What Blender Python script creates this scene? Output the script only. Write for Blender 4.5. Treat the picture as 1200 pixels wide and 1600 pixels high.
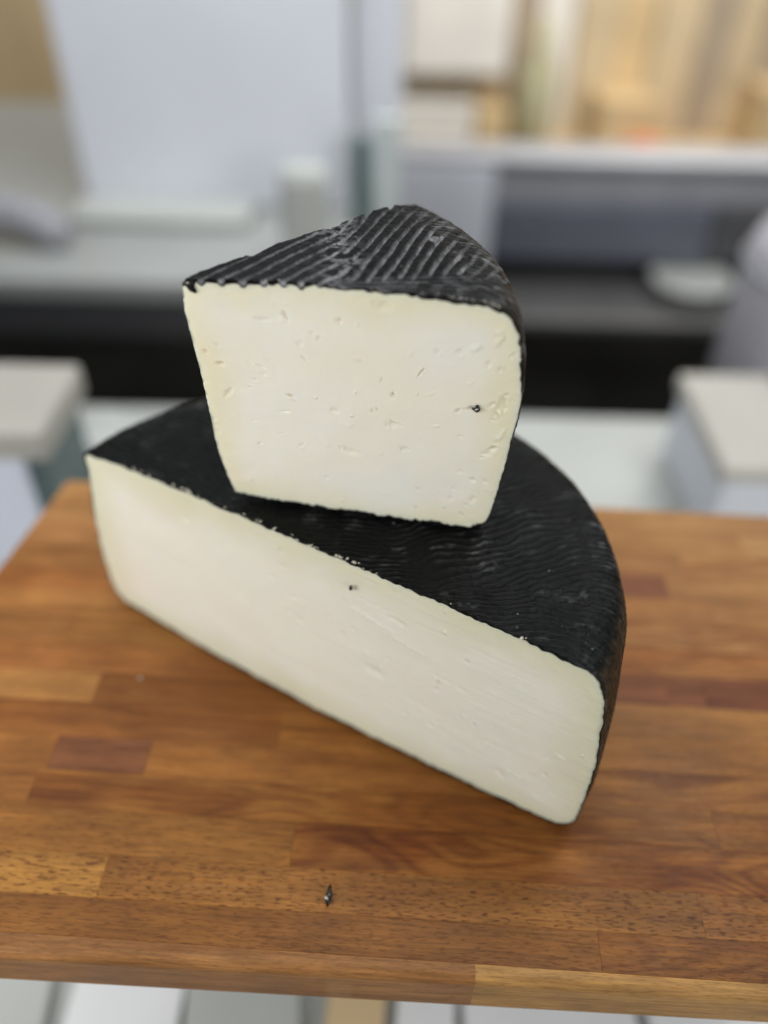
import bpy, bmesh, math, random
import numpy as np
from mathutils import Vector, Matrix

for o in list(bpy.data.objects):
    bpy.data.objects.remove(o)
scene = bpy.context.scene
rng = np.random.RandomState(7)
random.seed(7)

# ------------------------------------------------------------------ camera
CAM_H = 0.27086
PITCH, ROLL, FPX = 0.7253, 0.0227, 1280.7
F = Vector((0, math.cos(PITCH), -math.sin(PITCH)))
Rt = Vector((1, 0, 0)); Up = Rt.cross(F)
R2 = Rt*math.cos(ROLL) + Up*math.sin(ROLL)
U2 = -Rt*math.sin(ROLL) + Up*math.cos(ROLL)
cd = bpy.data.cameras.new('camera'); cam = bpy.data.objects.new('camera', cd)
scene.collection.objects.link(cam); scene.camera = cam
M4 = Matrix((R2, U2, -F)).transposed().to_4x4(); M4.translation = Vector((0, 0, CAM_H))
cam.matrix_world = M4
cd.sensor_fit = 'VERTICAL'; cd.sensor_height = 36; cd.lens = FPX/1600*36
cd.clip_start = 0.01; cd.clip_end = 60
cd.dof.use_dof = True; cd.dof.focus_distance = 0.247; cd.dof.aperture_fstop = 2.75

# ------------------------------------------------------------------ light (indoor shop light: ceiling panel, rear window panel and added unseen fills)
w = bpy.data.worlds.new('World'); scene.world = w; w.use_nodes = True
bg = w.node_tree.nodes['Background']; bg.inputs[0].default_value = (0.86, 0.93, 1.0, 1); bg.inputs[1].default_value = 0.17
def area(name, loc, target, sx, sy, power, col):
    l = bpy.data.lights.new(name, 'AREA'); l.shape = 'RECTANGLE'; l.size = sx; l.size_y = sy
    l.energy = power; l.color = col
    o = bpy.data.objects.new(name, l); scene.collection.objects.link(o); o.location = loc
    o.rotation_euler = (Vector(target)-Vector(loc)).to_track_quat('-Z', 'Y').to_euler()
    return o
area('ceiling_light', (0.75, 0.75, 1.9), (0, 0.35, 0), 1.1, 0.7, 15, (0.96, 0.98, 1.0))
area('left_fill', (-0.41, 0.03, 0.22), (-0.07, 0.2, 0.06), 0.30, 0.26, 1.75, (1.0, 1.0, 1.0))  # unseen panel set close at left to grade the half wheel's cut face
area('front_fill', (1.05, -0.95, 0.50), (0, 0.3, 0.07), 0.9, 0.6, 15, (1.0, 0.985, 0.96))  # unseen fill added at front right to lift the wedge face
area('window_light_rear', (0.9, 1.6, 0.9), (0, 0.25, 0.05), 0.25, 0.5, 3.2, (1.0, 0.98, 0.95))
area('backdrop_fill', (-0.1, 0.75, 1.3), (-0.1, 2.2, -0.2), 1.6, 0.4, 21, (0.97, 0.98, 1.0))  # added fill turned away from the cheese, brightens only the background
area('shelving_fill', (1.0, 2.0, 1.0), (0.8, 3.0, -0.4), 1.2, 0.4, 26, (1.0, 0.96, 0.88))  # unseen lamp added to brighten the warm shelving
scene.view_settings.view_transform = 'Standard'; scene.view_settings.look = 'None'
scene.view_settings.exposure = 0.0; scene.view_settings.gamma = 1.0
scene.render.engine = 'CYCLES'

# ------------------------------------------------------------------ helpers
C = scene.collection
def link(name, me, mat=None, parent=None):
    o = bpy.data.objects.new(name, me); C.objects.link(o)
    if mat is not None and not me.materials: me.materials.append(mat)
    if parent is not None: o.parent = parent
    return o
def tag(o, label=None, cat=None, group=None, kind=None):
    if label: o['label'] = label
    if cat: o['category'] = cat
    if group: o['group'] = group
    if kind: o['kind'] = kind
    return o
def thing(name, label, cat, loc=(0, 0, 0), rotz=0, group=None):
    o = bpy.data.objects.new(name, None); C.objects.link(o); o.location = loc; o.rotation_euler = (0, 0, rotz)
    o.empty_display_size = 0.01
    return tag(o, label, cat, group)
def np_mesh(name, V, Q, smooth=True, attrs=None, T=None):
    V = np.asarray(V, np.float32); Q = np.asarray(Q, np.int32)
    me = bpy.data.meshes.new(name)
    nT = 0 if T is None else len(T)
    me.vertices.add(len(V)); me.vertices.foreach_set('co', V.ravel())
    idx = Q.ravel() if nT == 0 else np.concatenate([Q.ravel(), np.asarray(T, np.int32).ravel()])
    me.loops.add(len(idx)); me.loops.foreach_set('vertex_index', idx)
    st = np.arange(len(Q))*4
    if nT: st = np.concatenate([st, len(Q)*4+np.arange(nT)*3])
    me.polygons.add(len(st)); me.polygons.foreach_set('loop_start', st.astype(np.int32))
    me.polygons.foreach_set('use_smooth', np.full(len(st), smooth))
    me.update(calc_edges=True); me.validate()
    for k, a in (attrs or {}).items():
        a = np.asarray(a, np.float32)
        if a.ndim == 1:
            at = me.attributes.new(k, 'FLOAT', 'POINT'); at.data.foreach_set('value', a)
        else:
            at = me.attributes.new(k, 'FLOAT_VECTOR', 'POINT'); at.data.foreach_set('vector', a.ravel())
    return me
def gridq(ni, nj, off=0, closed_i=False):
    i = np.arange(ni if closed_i else ni-1)[:, None]; j = np.arange(nj-1)[None]
    i2 = (i+1) % ni
    return np.stack([off+i*nj+j, off+i2*nj+j, off+i2*nj+j+1, off+i*nj+j+1], -1).reshape(-1, 4)
# value noise, 2D/3D, numpy
def _h(ix, iy, iz, seed):
    n = (ix.astype(np.int64)*374761393 + iy.astype(np.int64)*668265263 + iz.astype(np.int64)*2147483647 + seed*1274126177) & 0xffffffff
    n = ((n ^ (n >> 13))*1274126177) & 0xffffffff
    n = ((n ^ (n >> 16))*2246822519) & 0xffffffff
    return ((n ^ (n >> 15)) & 0xffff)/65535.0
def noise(x, y, z=0.0, seed=0):
    x = np.asarray(x, float); y = np.asarray(y, float)+0*x; z = np.asarray(z, float)+0*x; x = x+0*y
    ix, iy, iz = np.floor(x), np.floor(y), np.floor(z)
    fx, fy, fz = x-ix, y-iy, z-iz
    fx, fy, fz = [t*t*(3-2*t) for t in (fx, fy, fz)]
    r = 0
    for a in (0, 1):
        for b in (0, 1):
            for c in (0, 1):
                r = r + _h(ix+a, iy+b, iz+c, seed)*(fx if a else 1-fx)*(fy if b else 1-fy)*(fz if c else 1-fz)
    return r*2-1
def fbm(x, y, z=0.0, seed=0, o=3):
    r = 0; a = 1; t = 0
    for k in range(o):
        r = r + a*noise(x*2**k, y*2**k, np.asarray(z)*2**k, seed+k*17); t += a; a *= .5
    return r/t
def sst(a, b, x):
    t = np.clip((x-a)/(b-a), 0, 1); return t*t*(3-2*t)

# ------------------------------------------------------------------ materials
def new_mat(name):
    m = bpy.data.materials.new(name); m.use_nodes = True
    nt = m.node_tree; b = nt.nodes['Principled BSDF']
    return m, nt, b
def N(nt, t, **kw):
    n = nt.nodes.new(t)
    for k, v in kw.items():
        if k == 'inp':
            for a, q in v.items(): n.inputs[a].default_value = q
        else: setattr(n, k, v)
    return n
def L(nt, a, b): nt.links.new(a, b)
def ramp(nt, stops, src=None):
    r = N(nt, 'ShaderNodeValToRGB'); e = r.color_ramp.elements
    while len(e) < len(stops): e.new(0.5)
    for q, (p, c) in zip(e, stops):
        q.position = p; q.color = (c if len(c) == 4 else (*c, 1))
    if src is not None: L(nt, src, r.inputs[0])
    return r
def mixc(nt, fac, a, b, mode='MIX'):
    m = N(nt, 'ShaderNodeMix', data_type='RGBA', blend_type=mode)
    for s, v in ((0, fac), (6, a), (7, b)):
        if hasattr(v, 'is_output'): L(nt, v, m.inputs[s])
        else: m.inputs[s].default_value = v if s == 0 else ((*v, 1) if len(v) == 3 else v)
    return m.outputs[2]
def math_n(nt, op, a, b=None):
    m = N(nt, 'ShaderNodeMath', operation=op)
    for s, v in ((0, a), (1, b)):
        if v is None: continue
        if hasattr(v, 'is_output'): L(nt, v, m.inputs[s])
        else: m.inputs[s].default_value = v
    return m.outputs[0]
def plain(name, col, rough=0.5, metal=0.0, var=0.08, scale=8.0, bump=0.0):
    m, nt, b = new_mat(name)
    tc = N(nt, 'ShaderNodeTexCoord'); no = N(nt, 'ShaderNodeTexNoise', inp={'Scale': scale, 'Detail': 5.0})
    L(nt, tc.outputs['Object'], no.inputs['Vector'])
    r = ramp(nt, [(0.3, tuple(c*(1-var) for c in col)), (0.7, tuple(min(1, c*(1+var)) for c in col))], no.outputs['Fac'])
    L(nt, r.outputs[0], b.inputs['Base Color'])
    b.inputs['Roughness'].default_value = rough; b.inputs['Metallic'].default_value = metal
    if bump:
        bp = N(nt, 'ShaderNodeBump', inp={'Strength': bump, 'Distance': 0.002}); L(nt, no.outputs['Fac'], bp.inputs['Height']); L(nt, bp.outputs[0], b.inputs['Normal'])
    return m

def paste_mat(name, warm, streak):
    m, nt, b = new_mat(name)
    at = N(nt, 'ShaderNodeAttribute', attribute_name='fuv'); sep = N(nt, 'ShaderNodeSeparateXYZ'); L(nt, at.outputs['Vector'], sep.inputs[0])
    edge = sep.outputs['Z']
    tc = N(nt, 'ShaderNodeTexCoord')
    mp = N(nt, 'ShaderNodeMapping'); mp.inputs['Rotation'].default_value = (0, 0, streak[0]); mp.inputs['Scale'].default_value = (14, 420, 1)
    L(nt, at.outputs['Vector'], mp.inputs['Vector'])
    st = N(nt, 'ShaderNodeTexNoise', inp={'Scale': 1.0, 'Detail': 3.0}); L(nt, mp.outputs[0], st.inputs['Vector'])
    STK = ramp(nt, [(0.28, (0.78, 0.75, 0.68)), (0.42, (1.0,)*3), (0.66, (1.0,)*3), (0.75, (1.2,)*3)], st.outputs['Fac']).outputs[0]
    big = N(nt, 'ShaderNodeTexNoise', inp={'Scale': 28.0, 'Detail': 3.0}); L(nt, tc.outputs['Object'], big.inputs['Vector'])
    fine = N(nt, 'ShaderNodeTexNoise', inp={'Scale': 900.0, 'Detail': 4.0}); L(nt, tc.outputs['Object'], fine.inputs['Vector'])
    mid = N(nt, 'ShaderNodeTexNoise', inp={'Scale': 130.0, 'Detail': 4.0, 'Roughness': 0.6}); L(nt, tc.outputs['Object'], mid.inputs['Vector'])
    core = ramp(nt, [(0.35, warm[0]), (0.65, warm[1])], big.outputs['Fac']).outputs[0]
    # drier, yellower and greener paste near the rind
    e2 = math_n(nt, 'ADD', edge, math_n(nt, 'MULTIPLY', math_n(nt, 'SUBTRACT', big.outputs['Fac'], 0.5), 0.022))
    er = ramp(nt, [(0.0, (1, 1, 1)), (0.35, (0.72, 0.72, 0.72)), (1.0, (0, 0, 0))], math_n(nt, 'MULTIPLY', e2, warm[5])).outputs[0]
    col = mixc(nt, math_n(nt, 'MULTIPLY', er, warm[4]), core, warm[2])
    er2 = ramp(nt, [(0.0, (1, 1, 1)), (1.0, (0, 0, 0))], math_n(nt, 'MULTIPLY', edge, 420.0)).outputs[0]
    col = mixc(nt, math_n(nt, 'MULTIPLY', er2, 0.55), col, warm[3])
    col = mixc(nt, streak[1]*0.22, col, mixc(nt, 1.0, col, STK, 'MULTIPLY'))  # streak ridges catching light, put into the paste colour
    # small milky flecks
    vor = N(nt, 'ShaderNodeTexVoronoi', feature='F1', inp={'Scale': 210.0, 'Randomness': 1.0}); L(nt, tc.outputs['Object'], vor.inputs['Vector'])
    fl = ramp(nt, [(0.0, (1, 1, 1)), (0.07, (1, 1, 1)), (0.16, (0, 0, 0))], vor.outputs['Distance']).outputs[0]
    gate = ramp(nt, [(0.57, (0, 0, 0)), (0.66, (1, 1, 1))], mid.outputs['Fac']).outputs[0]
    flk = math_n(nt, 'MULTIPLY', fl, gate)
    col = mixc(nt, math_n(nt, 'MULTIPLY', flk, 0.5), col, (0.93, 0.91, 0.84))
    # small stains round the eyes
    pit = N(nt, 'ShaderNodeAttribute', attribute_name='pit')
    col = mixc(nt, math_n(nt, 'MULTIPLY', pit.outputs['Fac'], 0.55), col, (0.56, 0.42, 0.24))
    L(nt, col, b.inputs['Base Color'])
    b.inputs['Subsurface Weight'].default_value = 0.4
    b.inputs['Subsurface Radius'].default_value = (1.0, 0.75, 0.45)
    b.inputs['Subsurface Scale'].default_value = 0.004
    b.inputs['Specular IOR Level'].default_value = 0.42
    rr = ramp(nt, [(0.3, (0.34,)*3), (0.7, (0.52,)*3)], mid.outputs['Fac']).outputs[0]
    L(nt, rr, b.inputs['Roughness'])
    # wire-cut drag marks
    b1 = N(nt, 'ShaderNodeBump', inp={'Strength': streak[1], 'Distance': 0.0004}); L(nt, math_n(nt, 'MULTIPLY', st.outputs['Fac'], ramp(nt, [(0.42, (0.15,)*3), (0.6, (1,)*3)], big.outputs['Fac']).outputs[0]), b1.inputs['Height'])
    b2 = N(nt, 'ShaderNodeBump', inp={'Strength': 0.15, 'Distance': 0.0002}); L(nt, fine.outputs['Fac'], b2.inputs['Height']); L(nt, b1.outputs[0], b2.inputs['Normal'])
    b3 = N(nt, 'ShaderNodeBump', inp={'Strength': 0.22, 'Distance': 0.0006}); L(nt, mid.outputs['Fac'], b3.inputs['Height']); L(nt, b2.outputs[0], b3.inputs['Normal'])
    b4 = N(nt, 'ShaderNodeBump', inp={'Strength': 0.7, 'Distance': 0.0006}); L(nt, flk, b4.inputs['Height']); L(nt, b3.outputs[0], b4.inputs['Normal'])
    L(nt, b4.outputs[0], b.inputs['Normal'])
    return m
M_paste_w = paste_mat('cheese_paste_cream', [(0.79, 0.74, 0.62), (0.78, 0.765, 0.68), (0.74, 0.69, 0.49), (0.70, 0.70, 0.56), 0.85, 80.0], (0.35, 0.15))
M_paste_h = paste_mat('cheese_paste_ivory', [(0.75, 0.712, 0.61), (0.74, 0.725, 0.625), (0.62, 0.60, 0.40), (0.56, 0.58, 0.46), 0.72, 58.0], (0.42, 0.75))

def rind_mat(name, base, bloom_glint, brown, rough):
    m, nt, b = new_mat(name)
    tc = N(nt, 'ShaderNodeTexCoord')
    n1 = N(nt, 'ShaderNodeTexNoise', inp={'Scale': 300.0, 'Detail': 6.0, 'Roughness': 0.65}); L(nt, tc.outputs['Object'], n1.inputs['Vector'])
    n2 = N(nt, 'ShaderNodeTexNoise', inp={'Scale': 1500.0, 'Detail': 3.0}); L(nt, tc.outputs['Object'], n2.inputs['Vector'])
    n3 = N(nt, 'ShaderNodeTexNoise', inp={'Scale': 40.0, 'Detail': 3.0}); L(nt, tc.outputs['Object'], n3.inputs['Vector'])
    at = N(nt, 'ShaderNodeAttribute', attribute_name='bloom_glint'); side = N(nt, 'ShaderNodeAttribute', attribute_name='side')
    g = math_n(nt, 'MULTIPLY', at.outputs['Fac'], ramp(nt, [(0.32, (0.25,)*3), (0.56, (1,)*3)], n1.outputs['Fac']).outputs[0])
    g = math_n(nt, 'MULTIPLY', g, ramp(nt, [(0.3, (0.6,)*3), (0.6, (1,)*3)], n2.outputs['Fac']).outputs[0])
    col = mixc(nt, n3.outputs['Fac'], tuple(c*0.8 for c in base), tuple(c*1.25 for c in base))
    col = mixc(nt, math_n(nt, 'MULTIPLY', side.outputs['Fac'], ramp(nt, [(0.4, (0.1,)*3), (0.65, (1,)*3)], n1.outputs['Fac']).outputs[0]), col, brown)
    col = mixc(nt, g, col, bloom_glint)
    # flecks of salt and wax
    vor = N(nt, 'ShaderNodeTexVoronoi', feature='F1', inp={'Scale': 260.0}); L(nt, tc.outputs['Object'], vor.inputs['Vector'])
    sp = N(nt, 'ShaderNodeTexNoise', inp={'Scale': 90.0, 'Detail': 2.0}); L(nt, tc.outputs['Object'], sp.inputs['Vector'])
    fk = math_n(nt, 'MULTIPLY', math_n(nt, 'LESS_THAN', vor.outputs['Distance'], 0.075), math_n(nt, 'GREATER_THAN', sp.outputs['Fac'], 0.56))
    col = mixc(nt, math_n(nt, 'MULTIPLY', fk, 0.5), col, (0.35, 0.36, 0.34))
    L(nt, col, b.inputs['Base Color'])
    rr = math_n(nt, 'ADD', rough-0.12, math_n(nt, 'MULTIPLY', n1.outputs['Fac'], 0.25))
    rr = math_n(nt, 'ADD', rr, math_n(nt, 'MULTIPLY', at.outputs['Fac'], 0.3))
    L(nt, rr, b.inputs['Roughness'])
    b.inputs['Specular IOR Level'].default_value = 0.05; b.inputs['Coat Weight'].default_value = 0.08; b.inputs['Coat Roughness'].default_value = 0.16
    b1 = N(nt, 'ShaderNodeBump', inp={'Strength': 0.8, 'Distance': 0.0009}); L(nt, n1.outputs['Fac'], b1.inputs['Height'])
    b2 = N(nt, 'ShaderNodeBump', inp={'Strength': 0.35, 'Distance': 0.0002}); L(nt, n2.outputs['Fac'], b2.inputs['Height']); L(nt, b1.outputs[0], b2.inputs['Normal'])
    L(nt, b2.outputs[0], b.inputs['Normal']); L(nt, b2.outputs[0], b.inputs['Coat Normal'])
    return m
M_rind_w = rind_mat('black_rind_dusty', (0.007, 0.007, 0.007), (0.33, 0.335, 0.34), (0.05, 0.035, 0.02), 0.36)
M_rind_h = rind_mat('black_rind_waxy', (0.005, 0.0058, 0.0052), (0.13, 0.134, 0.13), (0.045, 0.03, 0.016), 0.33)

def wood_mat(name, figure=0.0):
    m, nt, b = new_mat(name)
    oi = N(nt, 'ShaderNodeObjectInfo'); tc = N(nt, 'ShaderNodeTexCoord')
    off = N(nt, 'ShaderNodeVectorMath', operation='SCALE'); off.inputs[3].default_value = 3.7
    cmb = N(nt, 'ShaderNodeCombineXYZ'); L(nt, oi.outputs['Random'], cmb.inputs[0]); L(nt, oi.outputs['Random'], cmb.inputs[1]); L(nt, oi.outputs['Random'], cmb.inputs[2])
    L(nt, cmb.outputs[0], off.inputs[0])
    add = N(nt, 'ShaderNodeVectorMath', operation='ADD'); L(nt, tc.outputs['Object'], add.inputs[0]); L(nt, off.outputs[0], add.inputs[1])
    def tex(scale, sc, detail=4.0, rough=0.55, dist=0.0, rot=0.0):
        mp = N(nt, 'ShaderNodeMapping'); mp.inputs['Scale'].default_value = sc; mp.inputs['Rotation'].default_value = (0, 0, rot)
        L(nt, add.outputs[0], mp.inputs['Vector'])
        t = N(nt, 'ShaderNodeTexNoise', inp={'Scale': scale, 'Detail': detail, 'Roughness': rough, 'Distortion': dist}); L(nt, mp.outputs[0], t.inputs['Vector'])
        return t.outputs['Fac']
    fibre = tex(1.0, (60, 1100, 1100), 5.0)
    band = tex(1.0, (9, 170, 170), 3.0, 0.5, 0.6)
    blot = tex(1.0, (30, 60, 60), 3.0)
    poren = tex(1.0, (300, 2100, 2100), 1.0, 0.4)
    g = ramp(nt, [(0.3, (0.72,)*3), (0.7, (1.24,)*3)], fibre).outputs[0]
    g2 = ramp(nt, [(0.32, (0.78, 0.73, 0.68)), (0.5, (1.0,)*3), (0.70, (1.15, 1.14, 1.10))], band).outputs[0]
    g3 = ramp(nt, [(0.3, (0.84, 0.80, 0.76)), (0.7, (1.12, 1.12, 1.12))], blot).outputs[0]
    col = mixc(nt, 1.0, oi.outputs['Color'], g, 'MULTIPLY'); col = mixc(nt, 1.0, col, g2, 'MULTIPLY'); col = mixc(nt, 1.0, col, g3, 'MULTIPLY')
    if figure:
        low = tex(1.0, (11, 42, 42), 1.5, 0.45, 0.5)
        sn_ = math_n(nt, 'SINE', math_n(nt, 'MULTIPLY', low, 75.0))
        lowm = tex(1.0, (17, 60, 60), 2.0)
        fg = ramp(nt, [(0.0, (1.10,)*3), (0.45, (1.0,)*3), (0.8, (0.80, 0.72, 0.64)), (1.0, (0.72, 0.60, 0.5))], math_n(nt, 'ADD', math_n(nt, 'MULTIPLY', sn_, 0.5), 0.5)).outputs[0]
        stn = ramp(nt, [(0.50, (1.0,)*3), (0.58, (0.66, 0.50, 0.38)), (0.75, (0.58, 0.42, 0.30))], lowm).outputs[0]
        fg = mixc(nt, 1.0, fg, stn, 'MULTIPLY')
        col = mixc(nt, figure, col, mixc(nt, 1.0, col, fg, 'MULTIPLY'))
    # short dark pores of beech
    pr = ramp(nt, [(0.60, (0,)*3), (0.63, (1,)*3)], poren).outputs[0]
    pf = math_n(nt, 'MULTIPLY', pr, oi.outputs['Alpha'])
    col = mixc(nt, math_n(nt, 'MULTIPLY', pf, 1.0), col, mixc(nt, 1.0, col, (0.42, 0.33, 0.27), 'MULTIPLY'))
    # a few scratches and stains on the whole board
    geo = N(nt, 'ShaderNodeNewGeometry')
    sn = N(nt, 'ShaderNodeTexNoise', inp={'Scale': 22.0, 'Detail': 5.0, 'Roughness': 0.6}); L(nt, geo.outputs['Position'], sn.inputs['Vector'])
    sr = ramp(nt, [(0.35, (0.86, 0.83, 0.78)), (0.6, (1.05,)*3)], sn.outputs['Fac']).outputs[0]
    col = mixc(nt, 1.0, col, sr, 'MULTIPLY')
    for rot_, sd_ in ((0.7, (5, 1500, 1)), (-0.35, (7, 1300, 1)), (1.9, (6, 1700, 1))):
        mp = N(nt, 'ShaderNodeMapping'); mp.inputs['Rotation'].default_value = (0, 0, rot_); mp.inputs['Scale'].default_value = sd_; L(nt, geo.outputs['Position'], mp.inputs['Vector'])
        sc_ = N(nt, 'ShaderNodeTexNoise', inp={'Scale': 1.0, 'Detail': 1.0}); L(nt, mp.outputs[0], sc_.inputs['Vector'])
        sg = math_n(nt, 'MULTIPLY', ramp(nt, [(0.70, (0,)*3), (0.73, (1,)*3)], sc_.outputs['Fac']).outputs[0], ramp(nt, [(0.5, (0,)*3), (0.62, (1,)*3)], sn.outputs['Fac']).outputs[0])
        col = mixc(nt, math_n(nt, 'MULTIPLY', sg, 0.35), col, (0.42, 0.24, 0.11))
    L(nt, col, b.inputs['Base Color'])
    rg = ramp(nt, [(0.3, (0.44,)*3), (0.7, (0.6,)*3)], sn.outputs['Fac']).outputs[0]; L(nt, rg, b.inputs['Roughness'])
    b.inputs['Specular IOR Level'].default_value = 0.22
    b1 = N(nt, 'ShaderNodeBump', inp={'Strength': 0.35, 'Distance': 0.0002}); L(nt, fibre, b1.inputs['Height'])
    b2 = N(nt, 'ShaderNodeBump', invert=True, inp={'Strength': 0.6, 'Distance': 0.0002}); L(nt, pf, b2.inputs['Height']); L(nt, b1.outputs[0], b2.inputs['Normal'])
    L(nt, b2.outputs[0], b.inputs['Normal'])
    return m
M_wood = wood_mat('oiled_beech'); M_woodfig = wood_mat('figured_beech', 0.85); M_woodfig2 = wood_mat('softly_figured_beech', 0.65)

# ------------------------------------------------------------------ cutting board of glued staves
YAW = -0.043
board = thing('cutting_board', 'thick cutting board of glued oiled beech staves under the cheese', 'cutting board', (0, 0, 0), YAW)
def stave(x0, x1, v0, v1, tone, pores=0.6, mat=None, front=False, thick=0.021, dz=0.0):
    """one glued stave, its top at z=0, edges eased; x range may be a pair for slanted ends"""
    g = 0.000008; e = 0.00010
    xa, xb = x0 if isinstance(x0, tuple) else (x0, x0)      # at v0, at v1
    ya, yb = x1 if isinstance(x1, tuple) else (x1, x1)
    cx, cy = (xa+ya)/2, (v0+v1)/2
    if front:                                                # section with a rounded front arris
        sec = []
        rr = 0.0030
        sec += [(v1-g, -thick), (v1-g, -e), (v1-g-e, 0)]
        sec += [('f', rr*(1-math.sin(a)), -rr*(1-math.cos(a))) for a in np.linspace(0, math.pi/2, 9)]
        sec += [('f', 0.0, -thick+0.0015), ('f', 0.0015, -thick)]
        V = []
        for xx in np.linspace(xa+g, ya-g, 9):
            for s in sec:
                v, z = (front(xx)+s[1], s[2]) if s[0] == 'f' else s
                V.append((xx-cx, v-cy, z+dz+(random.uniform(-1, 1)*0.00012 if s[0] == 'f' and s[2] > -0.01 else 0)))
        n = len(sec); Q = []; 
        for i in range(8):
            for j in range(n): Q.append((i*n+j, (i+1)*n+j, (i+1)*n+(j+1) % n, i*n+(j+1) % n))
        me = bpy.data.meshes.new('stave'); me.from_pydata(V, [], Q+[tuple(range(n))[::-1], tuple(8*n+k for k in range(n))])
    else:
        P = [(xa+g, v0+g), (ya-g, v0+g), (yb-g, v1-g), (xb+g, v1-g)]
        I = [(xa+g+e, v0+g+e), (ya-g-e, v0+g+e), (yb-g-e, v1-g-e), (xb+g+e, v1-g-e)]
        V = [(p[0]-cx, p[1]-cy, -thick) for p in P]+[(p[0]-cx, p[1]-cy, -e+dz) for p in P]+[(p[0]-cx, p[1]-cy, dz) for p in I]
        Q = [(3, 2, 1, 0), (8, 9, 10, 11)]
        for k in range(4):
            l = (k+1) % 4; Q += [(k, l, 4+l, 4+k), (4+k, 4+l, 8+l, 8+k)]
        me = bpy.data.meshes.new('stave'); me.from_pydata(V, [], Q)
    bm = bmesh.new(); bm.from_mesh(me); bmesh.ops.recalc_face_normals(bm, faces=bm.faces); bm.to_mesh(me); bm.free()
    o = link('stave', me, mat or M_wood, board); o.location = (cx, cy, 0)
    q_ = min(1, max(0, (cy-0.12)/0.16)); k = 0.69+0.27*q_; o.color = (tone[0]*k, tone[1]*k*(0.74+0.12*q_), tone[2]*k*(0.32+0.28*q_), pores)  # stave colour darkened toward the front, painting in the light falloff
    return o
LEFT = lambda v: -0.1722-0.14*(0.3245-v)-0.004
XR = 0.235
fr = lambda x: 0.0925+0.012*x
def T(r, g, b):  # wood tone
    return (r, g, b)
t_mid = T(0.30, 0.155, 0.066); t_dark = T(0.26, 0.122, 0.046); t_light = T(0.40, 0.235, 0.115); t_red = T(0.25, 0.11, 0.07); t_purp = T(0.215, 0.105, 0.075); t_pale = T(0.42, 0.265, 0.13); t_ora = T(0.34, 0.16, 0.055)
rows = [
 (None, 0.0982, [(0.027, T(0.36, 0.225, 0.17), 0.3, None), (XR, T(0.50, 0.37, 0.27), 0.3, None)]),
 (0.0982, 0.1103, [(0.066, T(0.27, 0.145, 0.065), 0.5, None), (XR, T(0.27, 0.14, 0.06), 0.45, M_woodfig2)]),
 (0.1103, 0.1245, [(-0.0952, t_pale, 1.0, None), (0.1003, T(0.33, 0.185, 0.085), 1.0, None), (XR, T(0.35, 0.19, 0.09), 0.9, None)]),
 (0.1245, 0.1402, [(-0.0343, T(0.31, 0.17, 0.07), 0.5, None), (0.150, T(0.31, 0.155, 0.06), 0.3, M_woodfig), (XR, t_light, 0.4, None)]),
 (0.1402, 0.1545, [(-0.1305, t_mid, 0.3, None), (0.112, T(0.32, 0.17, 0.067), 0.2, M_woodfig2), (XR, t_mid, 0.4, None)]),
 (0.1545, 0.1688, [(-0.128, t_mid, 0.3, None), (-0.0922, t_purp, 0.2, None), (0.05, T(0.34, 0.175, 0.07), 0.3, None), (XR, T(0.37, 0.20, 0.09), 0.3, M_woodfig2)]),
 (0.1688, 0.1842, [(-0.0452, t_dark, 0.2, None), (0.06, T(0.33, 0.165, 0.06), 0.3, None), (XR, T(0.38, 0.205, 0.09), 0.3, None)]),
 (0.1842, 0.1985, [(-0.1212, t_light, 0.2, None), (0.045, t_dark, 0.2, None), (XR, T(0.38, 0.21, 0.10), 0.2, None)]),
 (0.1985, 0.2130, [(-0.05, T(0.33, 0.16, 0.07), 0.3, None), (0.107, t_red, 0.2, None), (0.1215, t_red, 0.2, None), (XR, T(0.21, 0.085, 0.055), 0.2, None)]),
 (0.2130, 0.2275, [(-0.14, t_mid, 0.2, None), (0.03, T(0.34, 0.18, 0.075), 0.2, None), (XR, T(0.39, 0.205, 0.095), 0.2, M_woodfig2)]),
 (0.2275, 0.2420, [(-0.10, T(0.36, 0.19, 0.08), 0.2, None), (0.08, t_mid, 0.2, None), (XR, T(0.39, 0.22, 0.11), 0.2, M_woodfig2)]),
 (0.2420, 0.2565, [(0.0, T(0.30, 0.14, 0.055), 0.2, None), (0.135, T(0.38, 0.20, 0.09), 0.2, None), (XR, T(0.40, 0.22, 0.10), 0.2, None)]),
 (0.2565, 0.2710, [(-0.03, t_mid, 0.2, None), (0.118, t_red, 0.2, None), (XR, T(0.42, 0.24, 0.115), 0.2, None)]),
 (0.2710, 0.2860, [(-0.02, T(0.34, 0.18, 0.085), 0.2, None), (0.128, T(0.37, 0.20, 0.095), 0.2, None), (XR, T(0.43, 0.25, 0.12), 0.2, M_woodfig2)]),
 (0.2860, 0.3012, [(0.02, T(0.38, 0.22, 0.11), 0.2, None), (0.16, T(0.40, 0.23, 0.11), 0.2, None), (XR, T(0.44, 0.28, 0.14), 0.2, None)]),
 (0.3012, 0.3168, [(-0.05, t_light, 0.2, None), (0.10, T(0.40, 0.23, 0.11), 0.2, None), (XR, T(0.42, 0.25, 0.125), 0.2, None)]),
]
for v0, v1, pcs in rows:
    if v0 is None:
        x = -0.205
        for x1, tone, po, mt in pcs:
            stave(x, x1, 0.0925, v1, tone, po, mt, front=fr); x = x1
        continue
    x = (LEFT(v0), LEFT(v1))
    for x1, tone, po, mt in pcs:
        stave(x, x1, v0, v1, tone, po, mt, dz=random.uniform(-1, 1)*0.00006); x = x1

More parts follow.
